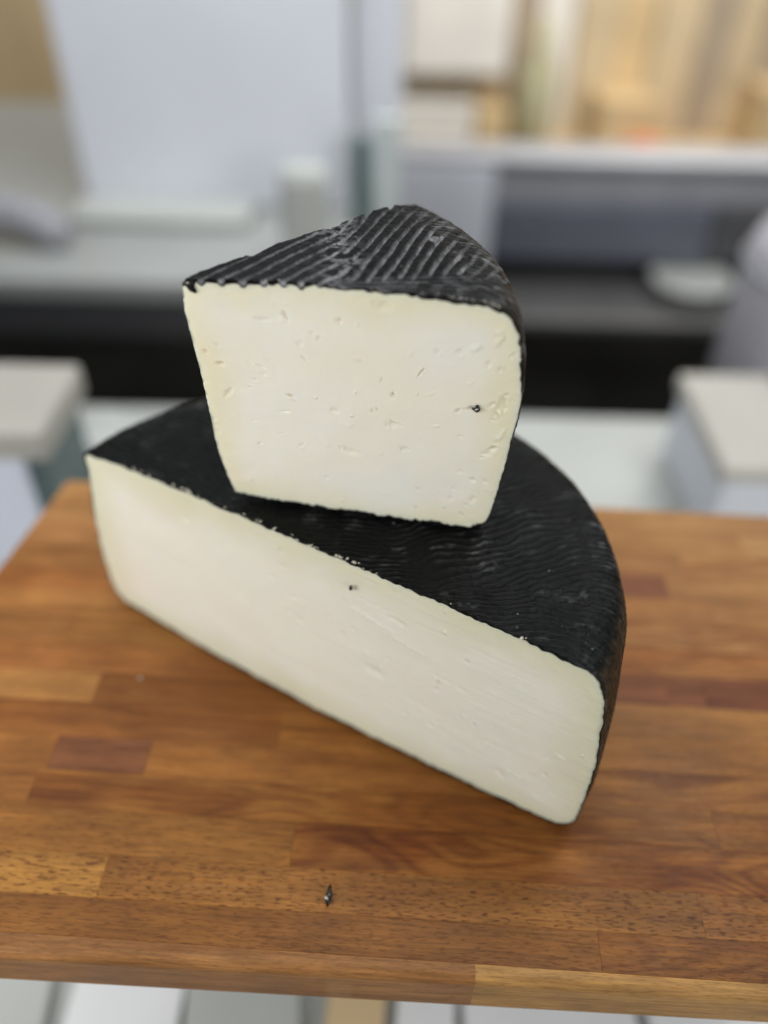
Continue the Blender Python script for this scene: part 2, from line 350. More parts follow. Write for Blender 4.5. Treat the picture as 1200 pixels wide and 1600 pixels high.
# ------------------------------------------------------------------ cheese
def resample(pts, step):
    """smooth profile polyline (Catmull-Rom) resampled at even arc steps"""
    P = np.array(pts, float); out = []
    Q = np.vstack([2*P[0]-P[1], P, 2*P[-1]-P[-2]])
    for i in range(1, len(Q)-2):
        t = np.linspace(0, 1, 24, endpoint=False)[:, None]
        a, b, c, d = Q[i-1], Q[i], Q[i+1], Q[i+2]
        out.append(0.5*((2*b)+(-a+c)*t+(2*a-5*b+4*c-d)*t**2+(-a+3*b-3*c+d)*t**3))
    D = np.vstack(out+[P[-1:]])
    s = np.r_[0, np.cumsum(np.linalg.norm(np.diff(D, axis=0), axis=1))]
    n = max(4, int(s[-1]/step)); q = np.linspace(0, s[-1], n)
    return np.c_[np.interp(q, s, D[:, 0]), np.interp(q, s, D[:, 1])]

def build_cheese(name, label, prof, a0, a1, centre, relief, tip=None, wide=None, bow=None, step=0.0005, pm=None, rm=None, thick=0.0011, holes=(), half=False, medial=(0.02, 0.07), hz=0.04, seed=0):
    """prof: (r,z) from the centre top, out over the rim, down the side, back to the centre below.
    a0..a1: angles of the two cut planes about the centre."""
    root = thing(name, label, 'cheese', centre)
    pr = resample(prof, step); nj = len(pr)
    Rm = pr[:, 0].max()
    ni = int(Rm*(a1-a0)/step)
    th = np.linspace(a0, a1, ni)
    tg = np.gradient(pr, axis=0); tg /= np.linalg.norm(tg, axis=1)[:, None]
    nr, nz = -tg[:, 1], tg[:, 0]                       # outward normal of the section (top: +z, side: +r)
    A = th[:, None]; r = pr[None, :, 0]; z = pr[None, :, 1]+0*A
    def shape(r, z, A):
        rr = r*(1 + (wide(A, z) if wide is not None else 0)*sst(0.3, 1, r/Rm))
        x, y = rr*np.cos(A), rr*np.sin(A)
        if tip is not None:
            d = tip(z)*np.exp(-(r/0.018)**1.5); am = (a0+a1)/2
            x = x+d*math.cos(am)/math.cos((a1-a0)/2); y = y+d*math.sin(am)/math.cos((a1-a0)/2)
        if bow is not None: x, y, z = bow(x, y, z)
        return x, y, z
    x0, y0 = r*np.cos(A), r*np.sin(A)
    side = sst(0.3, 0.9, nr)[None]+0*A
    d, bloom_glint = relief(x0, y0, z, A, nz[None]+0*A, side, r+0*A)
    t_edge = (thick(x0, y0, z) if callable(thick) else thick)*(1+0.45*noise(x0/0.0016, y0/0.0016, z/0.0016, seed+5)+0.45*noise(x0/0.005, y0/0.005, z/0.005, seed+6))
    def pos(off):
        X, Y, Z = shape(r+off*nr[None], z+off*nz[None], A)
        return np.stack([X, Y, Z], -1)
    outer = pos(d)
    inner_off = d*0.85-t_edge
    inner = pos(inner_off)
    # torn, uneven rind edge along both cuts
    jag = 0.00035*noise(np.arange(nj)/2.3, 3.1, 0, seed+9)+0.00025*noise(np.arange(nj)/6.1, 3.1, 0, seed+8)
    for e, sgn, ang in ((0, -1, a0), (-1, 1, a1)):
        tv = sgn*np.array([-math.sin(ang), math.cos(ang), 0])
        outer[e] += np.clip(jag, -0.0003, 0.0005)[:, None]*tv
        inner[e] += np.clip(jag*0.4, 0, 0.0002)[:, None]*tv+tv*0.00008
    V = np.vstack([outer.reshape(-1, 3), inner.reshape(-1, 3)])
    Q = gridq(ni, nj); n = ni*nj
    Q2 = gridq(ni, nj, n)[:, ::-1]
    j = np.arange(nj-1)
    e0 = np.stack([j, j+1, n+j+1, n+j], -1); k = (ni-1)*nj
    e1 = np.stack([k+j, n+k+j, n+k+j+1, k+j+1], -1)
    i = np.arange(ni-1)*nj
    c0 = np.stack([i, n+i, n+i+nj, i+nj], -1); c1 = np.stack([i+nj-1, i+2*nj-1, n+i+2*nj-1, n+i+nj-1], -1)
    bl = np.concatenate([bloom_glint.ravel(), bloom_glint.ravel()*0]); sd = np.concatenate([side.ravel(), side.ravel()*0])
    me = np_mesh(name+'_rind', V, np.vstack([Q, Q2, e0, e1, c0, c1]), True, {'bloom_glint': bl, 'side': sd})
    rind = link('rind', me, rm, root)
    # paste: curved body just under the rind plus finely meshed cut faces
    pin = pos(inner_off-0.00006)
    Vp = [pin.reshape(-1, 3)]; Qp = [gridq(ni, nj)]; off = n
    fu = [np.stack([r+0*A, z, 0*z], -1).reshape(-1, 3)]; pits = [np.zeros(n)]
    def face(loop_sz, ang_of, facenum, med):
        """loop_sz: (N,2) closed outline in the cut plane (s,z); fan towards a medial segment"""
        nonlocal off
        N_ = len(loop_sz); K = 64
        med_pt = np.c_[np.clip(loop_sz[:, 0], med[0], med[1]), np.full(N_, hz)]
        dist = np.linalg.norm(loop_sz-med_pt, axis=1)
        f = (np.linspace(0, 1, K)**1.25)[None, :, None]
        kk = 31; pad = np.vstack([loop_sz[-kk:], loop_sz, loop_sz[:kk]]); ker = np.hanning(kk); ker /= ker.sum()
        sm = np.stack([np.convolve(pad[:, q_], ker, 'same')[kk:-kk] for q_ in (0, 1)], -1)
        sm = loop_sz+(sm-loop_sz)*1.0
        ed = dist[:, None]*f[..., 0]
        G = sm[:, None]*(1-f)+med_pt[:, None]*f+(loop_sz-sm)[:, None]*np.exp(-ed/0.0009)[..., None]
        s, zz = G[..., 0], G[..., 1]
        # relief of the cut
        dn = 0.00022*fbm(s/0.011, zz/0.011, facenum, seed+20)+0.00005*fbm(s/0.0022, zz/0.0022, facenum, seed+21)
        near = np.exp(-ed/0.0035)
        dn += near*0.00022*fbm(s/0.0013, zz/0.0013, 1.5, seed+22, 2)-0.0003*np.exp(-ed/0.0006)*(0.5+0.5*noise(s/0.002, zz/0.002, 0, seed+23))
        pit = np.zeros_like(s)
        for hi, (hs, hzz, ha, hb, hang, dep, stain) in enumerate(holes):
            if facenum != 0: break
            c_, s_ = math.cos(hang), math.sin(hang)
            du, dv = (s-hs)*c_+(zz-hzz)*s_, -(s-hs)*s_+(zz-hzz)*c_
            q = np.sqrt((du/ha)**2+(dv/hb)**2)+0.55*noise(s/0.0009, zz/0.0009, hi, seed+30)+0.25*noise(s/0.0004, zz/0.0004, hi, seed+31)
            m = 1-sst(0.55, 1.15, q)
            dn -= dep*m*(1.5 if half else 0.9); dn += abs(dep)*0.06*np.exp(-((q-1.35)/0.3)**2)
            pit = np.maximum(pit, m*stain)
        rr = np.abs(s); an = np.where(s >= 0, ang_of[0], ang_of[1])
        nrm = ang_of[2]
        X, Y, Z = shape(rr, zz, an)
        base = np.stack([X, Y, Z], -1)+(dn+0.00002)[..., None]*nrm
        idx = np.arange(N_*K).reshape(N_, K)
        Vp.append(base.reshape(-1, 3)); Qp.append(gridq(N_, K, off, True)); off += N_*K
        fu.append(np.stack([s, zz, ed], -1).reshape(-1, 3)); pits.append(pit.ravel())
    # section outlines with the relief actually present at each cut
    def outline(i_):
        return np.c_[pr[:, 0]+inner_off[i_]*nr, pr[:, 1]+inner_off[i_]*nz]
    o0, o1 = outline(0), outline(-1)
    if half:
        o1m = o1.copy(); o1m[:, 0] *= -1
        loop = np.vstack([o0, o1m[::-1][1:-1]])
        nrm = np.array([math.sin(a0), -math.cos(a0), 0])
        face(loop, (a0, a1, nrm), 0, (-medial[1], medial[1]))
    else:
        for fi, (o_, ang, nrm) in enumerate(((o0, a0, np.array([math.sin(a0), -math.cos(a0), 0])), (o1, a1, np.array([-math.sin(a1), math.cos(a1), 0])))):
            zt, zb = o_[0, 1], o_[-1, 1]
            nt_ = int((zt-zb)/step)
            line = np.c_[np.zeros(nt_), np.linspace(zb, zt, nt_)][1:-1]
            face(np.vstack([o_, line]), (ang, ang, nrm), fi, medial)
    me = np_mesh(name+'_paste', np.vstack(Vp), np.vstack(Qp), True, {'fuv': np.vstack(fu), 'pit': np.concatenate(pits)})
    paste = link('paste', me, pm, root)
    return root, outer, inner, th, pr

def ridge(u, sharp=1.0):
    """rounded cord with a narrow groove, 0..1"""
    return np.abs(np.sin(np.pi*u))**(0.7*sharp)

# --- half wheel --------------------------------------------------------------
HC = (-0.02335, 0.19066, 0.0); HA = -0.5141
prof_h = [(0.0, 0.0860), (0.03, 0.0862), (0.06, 0.0862), (0.080, 0.0858), (0.0915, 0.0851), (0.0968, 0.0838), (0.0994, 0.0806), (0.1012, 0.0745), (0.1028, 0.0615), (0.1040, 0.0460), (0.1046, 0.0290), (0.1044, 0.0165), (0.1032, 0.0075), (0.1005, 0.0022), (0.0965, 0.0006), (0.08, 0.0008), (0.04, 0.0009), (0.0, 0.0009)]
def relief_h(x, y, z, A, nzv, side, r):
    top = sst(0.2, 0.8, nzv); bot = sst(0.2, 0.8, -nzv)
    phi = (A-HA)/math.pi                     # 0 right end, 1 left end
    xw = x+0.0016*noise(x/0.012, y/0.012, 0, 3); yw = y+0.0022*noise(x/0.014, y/0.014, 0, 4)
    def lay(ang, sp, sd):
        c_, s_ = math.cos(ang), math.sin(ang)
        u = (-xw*s_+yw*c_)/sp+0.25*noise(x/0.004, y/0.004, 0, sd)
        amp = 0.45+0.55*(0.5+0.5*noise(x/0.007, y/0.010, 0, sd+1))
        return ridge(u)*amp
    l1 = lay(0.0, 0.0021, 11); l2 = lay(0.36, 0.0028, 12); l3 = lay(1.15, 0.0026, 13); l4 = lay(-0.5, 0.0026, 14)
    # sector masks
    k = phi+0.05*noise(x/0.02, y/0.02, 0, 5)
    m2 = sst(0.045, 0.10, k)*(1-sst(0.30, 0.38, k)); m3 = sst(0.30, 0.38, k)*(1-sst(0.6, 0.68, k)); m4 = sst(0.6, 0.68, k)
    m1 = 1-m2-m3-m4
    inner_z = 1-sst(0.018, 0.036, r)
    pat = m1*l1+m2*l2+m3*l3+m4*l4; pat = pat*(1-inner_z)+l1*inner_z
    # strokes over the rim
    ua = A*0.098/0.0024+r*60+0.4*noise(A*40, z*200, 0, 6)
    rimp = ridge(ua); rim = sst(0.086, 0.094, r)*(1-bot)
    zz = ridge((z+0.0005*np.sin(A*160))/0.0040)
    d = 0.00070*pat*top*(1-rim)+0.00075*rimp*rim*(1-side*0.4)+0.00022*zz*side
    d += 0.00035*fbm(x/0.005, y/0.005, z/0.005, 40)+0.0006*fbm(x/0.02, y/0.02, z/0.02, 41)+0.00012*fbm(x/0.0012, y/0.0012, z/0.0012, 42)*(0.5+top)
    d = d-0.0003-bot*0.0003
    crest = sst(0.62, 0.88, np.where(rim > 0.5, rimp*0.9, pat))  # highlights on ridge crests, painted into the rind colour as pale lines
    bl = crest*(1-bot)*(0.15+0.85*sst(-0.05, 0.55, fbm(x/0.0035, y/0.0025, z/0.004, 44)))*sst(-0.35, 0.35, fbm(x/0.02, y/0.02, 0, 47))
    bl += 0.35*sst(0.30, 0.6, fbm(x/0.007, y/0.004, 0, 45))*sst(0, 0.4, fbm(x/0.0012, y/0.0012, 0, 46))*top
    return d, np.clip(bl, 0, 1)
def wide_h(A, z):
    return 0.034*sst(0.55, 1.0, (A-HA)/math.pi)*(1-0.75*sst(0.02, 0.085, z))+0.028*sst(0.7, 1.0, (A-HA)/math.pi)*sst(0.074, 0.083, z)+0.021*np.abs(np.sin((A-HA)))
def bow_h(x, y, z):
    u = np.array([math.cos(HA), math.sin(HA)]); n = np.array([-u[1], u[0]])
    s = x*u[0]+y*u[1]; dn = x*n[0]+y*n[1]
    k = np.exp(-np.abs(dn)/0.05)*np.clip(1-(s/0.1)**2, 0, 1)*0.0036*(1-sst(0.0, 0.085, z))
    z = z+0.0009*np.exp(-(dn/0.01)**2)*sst(0.04, 0.086, z)*np.clip(1-(s/0.09)**2, 0, 1)
    return x-n[0]*k, y-n[1]*k, z
# (s, z, half-length, half-width, angle, depth, stain)
holes_h = [(0.0255, 0.0405, 0.0052, 0.0017, -0.12, 0.0004, 0.12), (0.0170, 0.0560, 0.0016, 0.0006, -0.3, 0.0004, 0.1), (0.012, 0.0520, 0.0009, 0.0005, -0.4, 0.0004, 0.5),
           (0.0495, 0.0490, 0.0008, 0.0006, 0, 0.0003, 0.6), (0.0705, 0.0300, 0.0018, 0.0007, 0.1, -0.0003, 0.0), (0.076, 0.0165, 0.0022, 0.0008, -0.7, 0.0004, 0.2),
           (-0.006, 0.0480, 0.0020, 0.0010, -0.4, 0.0004, 0.15), (-0.0300, 0.0430, 0.0011, 0.0009, 0, -0.0003, 0.0), (0.060, 0.0390, 0.0009, 0.0009, 0, -0.0003, 0.0),
           (0.0930, 0.0400, 0.0020, 0.0010, -0.3, -0.0003, 0.0), (0.0885, 0.0130, 0.0040, 0.0003, -0.6, -0.0002, 0.0), (0.0800, 0.0200, 0.0060, 0.00028, -0.25, -0.0002, 0.0),
           (0.0370, 0.0600, 0.0110, 0.0004, -0.17, -0.00022, 0.0), (0.0250, 0.0640, 0.0090, 0.00045, -0.2, -0.00025, 0.0), (0.0520, 0.0520, 0.0080, 0.0004, -0.1, 0.00022, 0.0),
           (0.0600, 0.0240, 0.0100, 0.0003, -0.15, 0.00018, 0.0), (0.0450, 0.0340, 0.0090, 0.0003, -0.17, 0.00018, 0.0), (0.0330, 0.0690, 0.0035, 0.0008, -0.2, 0.0003, 0.1),
           (0.0580, 0.0650, 0.0008, 0.0005, 0.6, 0.0004, 0.4), (0.0750, 0.0500, 0.0005, 0.0005, 0, 0.0003, 0.7), (0.0860, 0.0240, 0.0005, 0.0005, 0, 0.0003, 0.7), (0.0840, 0.0100, 0.0005, 0.0005, 0, 0.0003, 0.6)]
for _ in range(46):
    holes_h.append((rng.uniform(-0.09, 0.095), rng.uniform(0.008, 0.078), rng.uniform(0.0005, 0.0016), rng.uniform(0.0004, 0.0008), rng.uniform(-0.8, 0.4), rng.choice([0.0003, -0.0003, 0.0004]), rng.choice([0, 0, 0.2])))
half_root, h_out, h_in, h_th, h_pr = build_cheese('half_cheese_wheel', 'half wheel of pale cheese with black rind lying on the board', prof_h, HA, HA+math.pi, HC, relief_h,
    wide=wide_h, bow=bow_h, pm=M_paste_h, rm=M_rind_h, half=True, holes=holes_h, medial=(0, 0.062), hz=0.043, seed=100, thick=lambda x, y, z: 0.00030+0.0006*sst(0.072, 0.082, z)+0.0009*(1-sst(0.002, 0.008, z)))

# --- wedge standing on it -----------------------------------------------------
KW = 0.987
WZ0 = 0.0877
WC = (-0.0540*KW, 0.2145*KW, WZ0); WA = -0.1531; WB = WA+math.radians(51.6)
pw = [(0.0, 0.0807), (0.012, 0.0816), (0.03, 0.0826), (0.055, 0.0829), (0.072, 0.0829), (0.0795, 0.0824), (0.0852, 0.0808), (0.0890, 0.0780), (0.0916, 0.0735), (0.0932, 0.0670), (0.0942, 0.0590), (0.0942, 0.0490), (0.0932, 0.0370), (0.0919, 0.0225), (0.0907, 0.0120), (0.0892, 0.0045), (0.0862, 0.0010), (0.0820, 0.0002), (0.06, 0.0004), (0.03, 0.0008), (0.0, 0.0012)]
prof_w = [(a*KW, b*KW) for a, b in pw]
def relief_w(x, y, z, A, nzv, side, r):
    top = sst(0.15, 0.7, nzv); bot = sst(0.2, 0.8, -nzv)
    # local frame: s along the front cut, t away from it
    s = x*math.cos(WA)+y*math.sin(WA); t = -x*math.sin(WA)+y*math.cos(WA)
    wx = 0.0008*noise(x/0.011, y/0.011, 0, 51)+0.00022*noise(x/0.003, y/0.003, 0, 52); 
    def lay(ang, sp, ph=0.0, sharp=1.0):
        c_, s_ = math.cos(ang), math.sin(ang)
        return ridge((-(s+wx)*s_+(t+wx*0.6)*c_)/sp+ph, sharp)
    a1_ = lay(math.radians(62), 0.0045, 0.0, 1.6)
    a2_ = lay(math.radians(80), 0.0038, 0.0, 1.6)
    a3_ = lay(math.radians(14), 0.0024, 0.3)
    q = s+0.25*t+0.003*noise(x/0.008, y/0.008, 0, 53)
    m_l = 1-sst(0.040, 0.046, q)
    low = (1-sst(0.0, 0.004, t-0.012*sst(0.040, 0.085, s)-0.002+0.001*noise(x/0.004, y/0.004, 0, 54)))*sst(0.034, 0.044, s)
    rimm = sst(0.070, 0.078, r+0.002*noise(A*9, 0.3, 0, 55))
    pat = m_l*a1_+(1-m_l)*a2_
    pat = sst(0.18, 0.62, pat)
    pat = pat*(1-low)+a3_*low
    a4_ = ridge(A*0.085/0.0022+r*90+0.5*noise(A*60, r*300, 0, 57), 0.8)
    amp = (0.9*(1-low)+0.55*low)*(1-rimm)
    rough_zone = np.exp(-((q-0.041)/0.006)**2)
    pat2 = pat*(1-0.55*rough_zone)+0.55*rough_zone*(0.5+0.5*fbm(x/0.0018, y/0.0018, 0, 56))
    vert = ridge(A*0.09/0.0032+z*60)
    d = 0.00125*pat2*amp*top+0.00050*a4_*rimm*(1-0.5*side)*(1-bot)+0.00025*vert*side
    # cross-cords of the plaited belt inside the ridges
    d += 0.00016*ridge((s*0.9+t*2)/0.0016)*pat*(1-rimm)*top*(1-m_l)
    d += 0.00030*fbm(x/0.004, y/0.004, z/0.004, 60)+0.00016*fbm(x/0.0012, y/0.0012, z/0.0012, 61)
    d += bot*0.0010*ridge((s+0.3*t)/0.0028+0.3*noise(s/0.004, 0.5, 0, 68))*(0.5+0.5*noise(s/0.006, 1.5, 0, 69))
    d -= 0.0003+0.0002*bot
    bl = sst(0.15, 0.75, 1-pat)*top*(1-low*0.7)*(1-rimm*0.85)*(0.45+0.75*sst(-0.5, 0.4, fbm(x/0.012, y/0.012, 0, 62)))
    bl += 0.55*rough_zone*sst(-0.1, 0.5, fbm(x/0.0025, y/0.0018, 0, 63))*top*(1-low)
    cr2 = sst(0.75, 0.97, a3_)*low*top*(1-rimm)+sst(0.75, 0.97, a4_)*rimm*(1-bot)  # fine crest glints, put into the wedge rind colour beside the dusty bloom
    bl += 0.35*cr2*sst(-0.2, 0.5, fbm(x/0.003, y/0.003, z/0.003, 66))
    bl += 0.7*(1-sst(0.0012, 0.0024, np.hypot(s-0.062, (t-0.034)*1.0)))*top
    return d, np.clip(bl*1.5, 0, 1)
tz = np.array([0.0, 0.010, 0.0195, 0.026, 0.036, 0.050, 0.0655, 0.072, 0.082])*KW
tv = np.array([0.0031, 0.0009, -0.0007, -0.0013, -0.0017, -0.0024, -0.0037, -0.0041, -0.0037])*KW
tipf = lambda z: np.interp(z, tz, tv)
def WS(px, pz): return (px*KW, (pz-0.0836)*KW)
holes_w = []
def hw(s, zabs, a, b, ang, dep, st): holes_w.append((s*KW, (zabs-0.0836)*KW, a, b, ang, dep, st))
hw(0.0405, 0.1560, 0.0012, 0.0008, 0, 0.0006, 0.45); hw(0.0260, 0.1560, 0.0013, 0.0007, -1.2, 0.0006, 0.25); hw(0.0195, 0.1545, 0.0016, 0.0004, 0, 0.0004, 0.3)
hw(0.0063, 0.1385, 0.0012, 0.0009, 0, 0.0007, 0.8); hw(0.0030, 0.1425, 0.0008, 0.0006, 0, 0.0004, 0.45); hw(0.0252, 0.1292, 0.0010, 0.0009, 0.3, 0.0007, 0.9)
hw(0.0565, 0.1330, 0.0010, 0.0007, 0, 0.0006, 0.6); hw(0.0645, 0.1420, 0.0016, 0.0003, 1.0, 0.0005, 0.7); hw(0.0530, 0.1380, 0.0010, 0.0003, 1.1, 0.0004, 0.6)
hw(0.0070, 0.1285, 0.0020, 0.0009, 0.9, 0.0004, 0.25); hw(0.0130, 0.1310, 0.0008, 0.0004, 0, 0.0004, 0.4); hw(0.0385, 0.1255, 0.0014, 0.0008, 0, 0.0005, 0.15)
hw(0.0565, 0.1225, 0.0025, 0.0011, 0.1, 0.0005, 0.1); hw(0.0760, 0.1300, 0.0009, 0.0005, 0.9, 0.0005, 0.5); hw(0.0800, 0.1318, 0.0012, 0.0009, 0.0, 0.0005, 0.5)
hw(0.0610, 0.1140, 0.0016, 0.0005, 0.3, 0.0005, 0.35); hw(0.0430, 0.1105, 0.0035, 0.0010, -0.2, 0.0004, 0.1); hw(0.0275, 0.1110, 0.0010, 0.0004, -0.3, 0.0004, 0.3)
hw(0.0660, 0.0985, 0.0012, 0.0003, 0, 0.0004, 0.4); hw(0.0655, 0.0900, 0.0006, 0.0006, 0, 0.0004, 0.6); hw(0.0530, 0.1620, 0.0030, 0.0012, 0, 0.0004, 0.1)
hw(0.0350, 0.1500, 0.0008, 0.0004, 0, 0.0003, 0.3); hw(0.0750, 0.1500, 0.0009, 0.0007, 0, 0.0004, 0.2); hw(0.0300, 0.1430, 0.0009, 0.0003, -0.6, 0.0003, 0.3)
# crumbly bruised strip by the rind on the right
for k_ in range(24):
    zz_ = rng.uniform(0.088, 0.158); ex = 0.091-0.02*((zz_-0.137)/0.07)**2
    hw(ex-rng.exponential(0.0035), zz_, rng.uniform(0.0005, 0.0018), rng.uniform(0.0004, 0.0009), rng.uniform(0.2, 1.4), rng.choice([0.0005, -0.0005, 0.0004]), 0)
hw(0.0885, 0.1330, 0.0045, 0.0016, 1.25, 0.0007, 0.0); hw(0.0865, 0.1160, 0.0030, 0.0010, 0.9, 0.0006, 0)
for k_ in range(34):
    hw(rng.uniform(0.004, 0.084), rng.uniform(0.088, 0.160), rng.uniform(0.0004, 0.0013), rng.uniform(0.0003, 0.0006), rng.uniform(-0.5, 1.2), rng.choice([0.0004, -0.0003]), rng.choice([0, 0, 0.15, 0.4]))
wedge_root, w_out, w_in, w_th, w_pr = build_cheese('cheese_wedge', 'tall cheese wedge with ridged dusty black rind standing on the half wheel', prof_w, WA, WB, WC, relief_w,
    tip=tipf, pm=M_paste_w, rm=M_rind_w, holes=holes_w, medial=(0.036, 0.055), hz=0.041, step=0.0004, seed=200, thick=lambda x, y, z: 0.00030+0.0008*sst(0.050, 0.066, z)+0.0007*(1-sst(0.001, 0.005, z)))

# ------------------------------------------------------------------ crumbs along the cut edges
def blob(rad, sub=2, seed=0, squash=(1, 1, 1)):
    bm = bmesh.new(); bmesh.ops.create_icosphere(bm, subdivisions=sub, radius=1)
    co = np.array([v.co[:] for v in bm.verts])
    dd = 1+0.75*noise(co[:, 0]*1.6+seed*3.3, co[:, 1]*1.6, co[:, 2]*1.6, seed)
    for v, k in zip(bm.verts, dd):
        v.co = Vector((v.co.x*k*rad*squash[0], v.co.y*k*rad*squash[1], v.co.z*k*rad*squash[2]))
    me = bpy.data.meshes.new('crumb'); bm.to_mesh(me); bm.free()
    for p in me.polygons: p.use_smooth = True
    return me
def crumbs(root, edge_pts, n, spans, mat, rmin, rmax, seed):
    """many tiny crumbs along the cut, one joined part"""
    bm = bmesh.new(); rr = random.Random(seed)
    proto = [blob(1.0, 1, seed+k) for k in range(5)]
    for _ in range(n):
        a, b = rr.choice(spans); p = edge_pts[rr.randint(a, b-1)]
        rad = rmin+(rmax-rmin)*rr.random()**2.6
        m = Matrix.Translation(Vector(p)+Vector((rr.uniform(-1, 1), rr.uniform(-1, 1), rr.uniform(-0.2, 0.5)))*0.0005) @ Matrix.Rotation(rr.uniform(0, 6.3), 4, Vector((rr.random(), rr.random(), rr.random()))) @ Matrix.Diagonal((rad, rad*rr.uniform(0.3, 1.5), rad*rr.uniform(0.2, 0.6), 1))
        tmp = rr.choice(proto).copy(); tmp.transform(m); bm.from_mesh(tmp)
    me = bpy.data.meshes.new('crumbs'); bm.to_mesh(me); bm.free()
    o = link('crumbs', me, mat, root); o['kind'] = 'stuff'
    return o
M_crumb = plain('cheese_crumb', (0.52, 0.48, 0.40), 0.6, var=0.06, scale=400)
nj = len(h_pr); topn = int(np.argmax(h_pr[:, 0] > 0.096))
edge_h = np.vstack([h_out[-1][:topn][::-1], h_out[0][:topn]])
ne = len(edge_h)
def at_s(s): return int(np.clip((s+0.096)/(0.192)*ne, 0, ne-1))
crumbs(half_root, edge_h, 80, [(0, ne), (at_s(-0.08), at_s(-0.02)), (at_s(-0.08), at_s(-0.02)), (at_s(-0.01), at_s(0.022)), (at_s(0.010), at_s(0.018))], M_crumb, 0.00022, 0.0008, 5)
jt = int(np.argmax(w_pr[:, 0] > 0.084))
crumbs(wedge_root, w_out[0][5:jt], 60, [(0, jt-5), (int(jt*0.8), jt-5)], M_crumb, 0.00012, 0.00042, 6)

# loose chips of black rind
M_chip = plain('black_wax_chip', (0.012, 0.011, 0.012), 0.25, var=0.3, scale=900)
def chip(label, loc, rad, squash, rot, pale=None):
    t = thing('rind_chip', label, 'rind chip', loc, 0, 'loose chips of black rind')
    t.rotation_euler = rot
    me = blob(rad, 2, int(loc[0]*1e5) % 50, squash); me.materials.append(M_chip); link('chip_body', me, None, t)
    for (px, py, pz, pr_) in (pale or []):
        m2 = blob(pr_, 2, int(px*1e6) % 40, (1, 0.8, 0.5)); o = link('paste_flake', m2, M_crumb, t); o.location = (px, py, pz)
    return t
u = Vector((math.cos(HA), math.sin(HA), 0)); nf = Vector((math.sin(HA), -math.cos(HA), 0))
chip('tiny black rind chip stuck on the long cut face of the half wheel', Vector(HC)+u*0.0160+nf*0.0013+Vector((0, 0, 0.0768)), 0.0012, (0.55, 0.35, 1.0), (0, 0.3, HA))
fl_ = blob(0.0014, 3, 77, (1.0, 0.7, 1.3)); fo = link('rind_flap', fl_, M_rind_w, wedge_root); fo.location = (w_out[0][2][0]+0.0016, w_out[0][2][1]-0.0003, w_out[0][2][2]-0.0012)
uw = Vector((math.cos(WA), math.sin(WA), 0)); nw = Vector((math.sin(WA), -math.cos(WA), 0))
chip('small black rind chip stuck on the face of the upper wedge', Vector(WC)+uw*0.0805+nw*0.0004+Vector((0, 0, 0.0478)), 0.0011, (0.9, 0.35, 1.0), (0, -0.5, WA), [(0.0001, -0.0005, 0.0, 0.00045)])
chip('black rind chip with a pale flake lying on the board near its front edge', (-0.0149, 0.1162, 0.0011), 0.0013, (0.75, 1.9, 0.7), (0, 0, -0.12), [(-0.0007, -0.0009, 0.0003, 0.0006)])
cr = thing('cheese_crumb', 'tiny pale cheese crumb lying on the board left of the half wheel', 'crumb', (-0.0965, 0.2010, 0.0004)); link('crumb_body', blob(0.0006, 2, 9), M_crumb, cr)

# ------------------------------------------------------------------ surroundings
def bevel_box(bm, x0, x1, y0, y1, z0, z1, bev=0.004, seg=2, tilt=None):
    r = bmesh.ops.create_cube(bm, size=1)
    vs = r['verts']
    for v in vs:
        v.co = Vector(((x0+x1)/2+v.co.x*(x1-x0), (y0+y1)/2+v.co.y*(y1-y0), (z0+z1)/2+v.co.z*(z1-z0)))
    es = list({e for v in vs for e in v.link_edges})
    if bev: bmesh.ops.bevel(bm, geom=es, offset=bev, segments=seg, profile=0.5, affect='EDGES')
def boxm(name, parent, mat, *args, bev=0.004, kind=None):
    bm = bmesh.new(); bevel_box(bm, *args, bev=bev)
    me = bpy.data.meshes.new(name); bm.to_mesh(me); bm.free()
    o = link(name, me, mat, parent)
    if kind: o['kind'] = kind
    return o
def lathe(name, parent, mat, pts, loc=(0, 0, 0), n=40, sx=1.0):
    V = []; 
    for k in range(n):
        a = 2*math.pi*k/n
        for r_, z_ in pts: V.append((loc[0]+r_*math.cos(a)*sx, loc[1]+r_*math.sin(a), loc[2]+z_))
    me = np_mesh(name, V, gridq(n, len(pts), 0, True)); return link(name, me, mat, parent)
M_steel = plain('brushed_steel', (0.48, 0.49, 0.52), 0.42, 0.35, 0.06, 6)
M_steelpanel = plain('satin_steel_panel', (0.70, 0.72, 0.77), 0.55, 0.1, 0.06, 3)
M_white = plain('white_enamel', (0.74, 0.75, 0.74), 0.4)
M_tray = plain('pale_counter_top', (0.46, 0.475, 0.445), 0.35)
M_bluewhite = plain('cool_white_plastic', (0.74, 0.77, 0.88), 0.4)
M_beige = plain('beige_stone_slab', (0.44, 0.42, 0.37), 0.5)
M_dark = plain('dark_shop_floor', (0.028, 0.026, 0.017), 0.6, var=0.3)
M_black = plain('black_case_front', (0.02, 0.021, 0.02), 0.45)
M_grey = plain('grey_case_front', (0.085, 0.085, 0.09), 0.5)
M_midgrey = plain('mid_grey_metal', (0.30, 0.30, 0.32), 0.45)
M_slate = plain('slate_blue_panel', (0.125, 0.132, 0.165), 0.5)
M_teal = plain('dark_teal_glass_edge', (0.06, 0.11, 0.11), 0.3)
M_greenglass = plain('green_glass_edge', (0.50, 0.55, 0.54), 0.25)
M_lefttop = plain('dull_case_top', (0.33, 0.34, 0.325), 0.35)
M_shelfgrey = plain('dull_shelf_metal', (0.085, 0.083, 0.082), 0.5)
M_softblack = plain('brown_black_case', (0.035, 0.033, 0.028), 0.5, var=0.3)
M_ochre = plain('ochre_wood', (0.66, 0.49, 0.27), 0.6, var=0.15, scale=5)
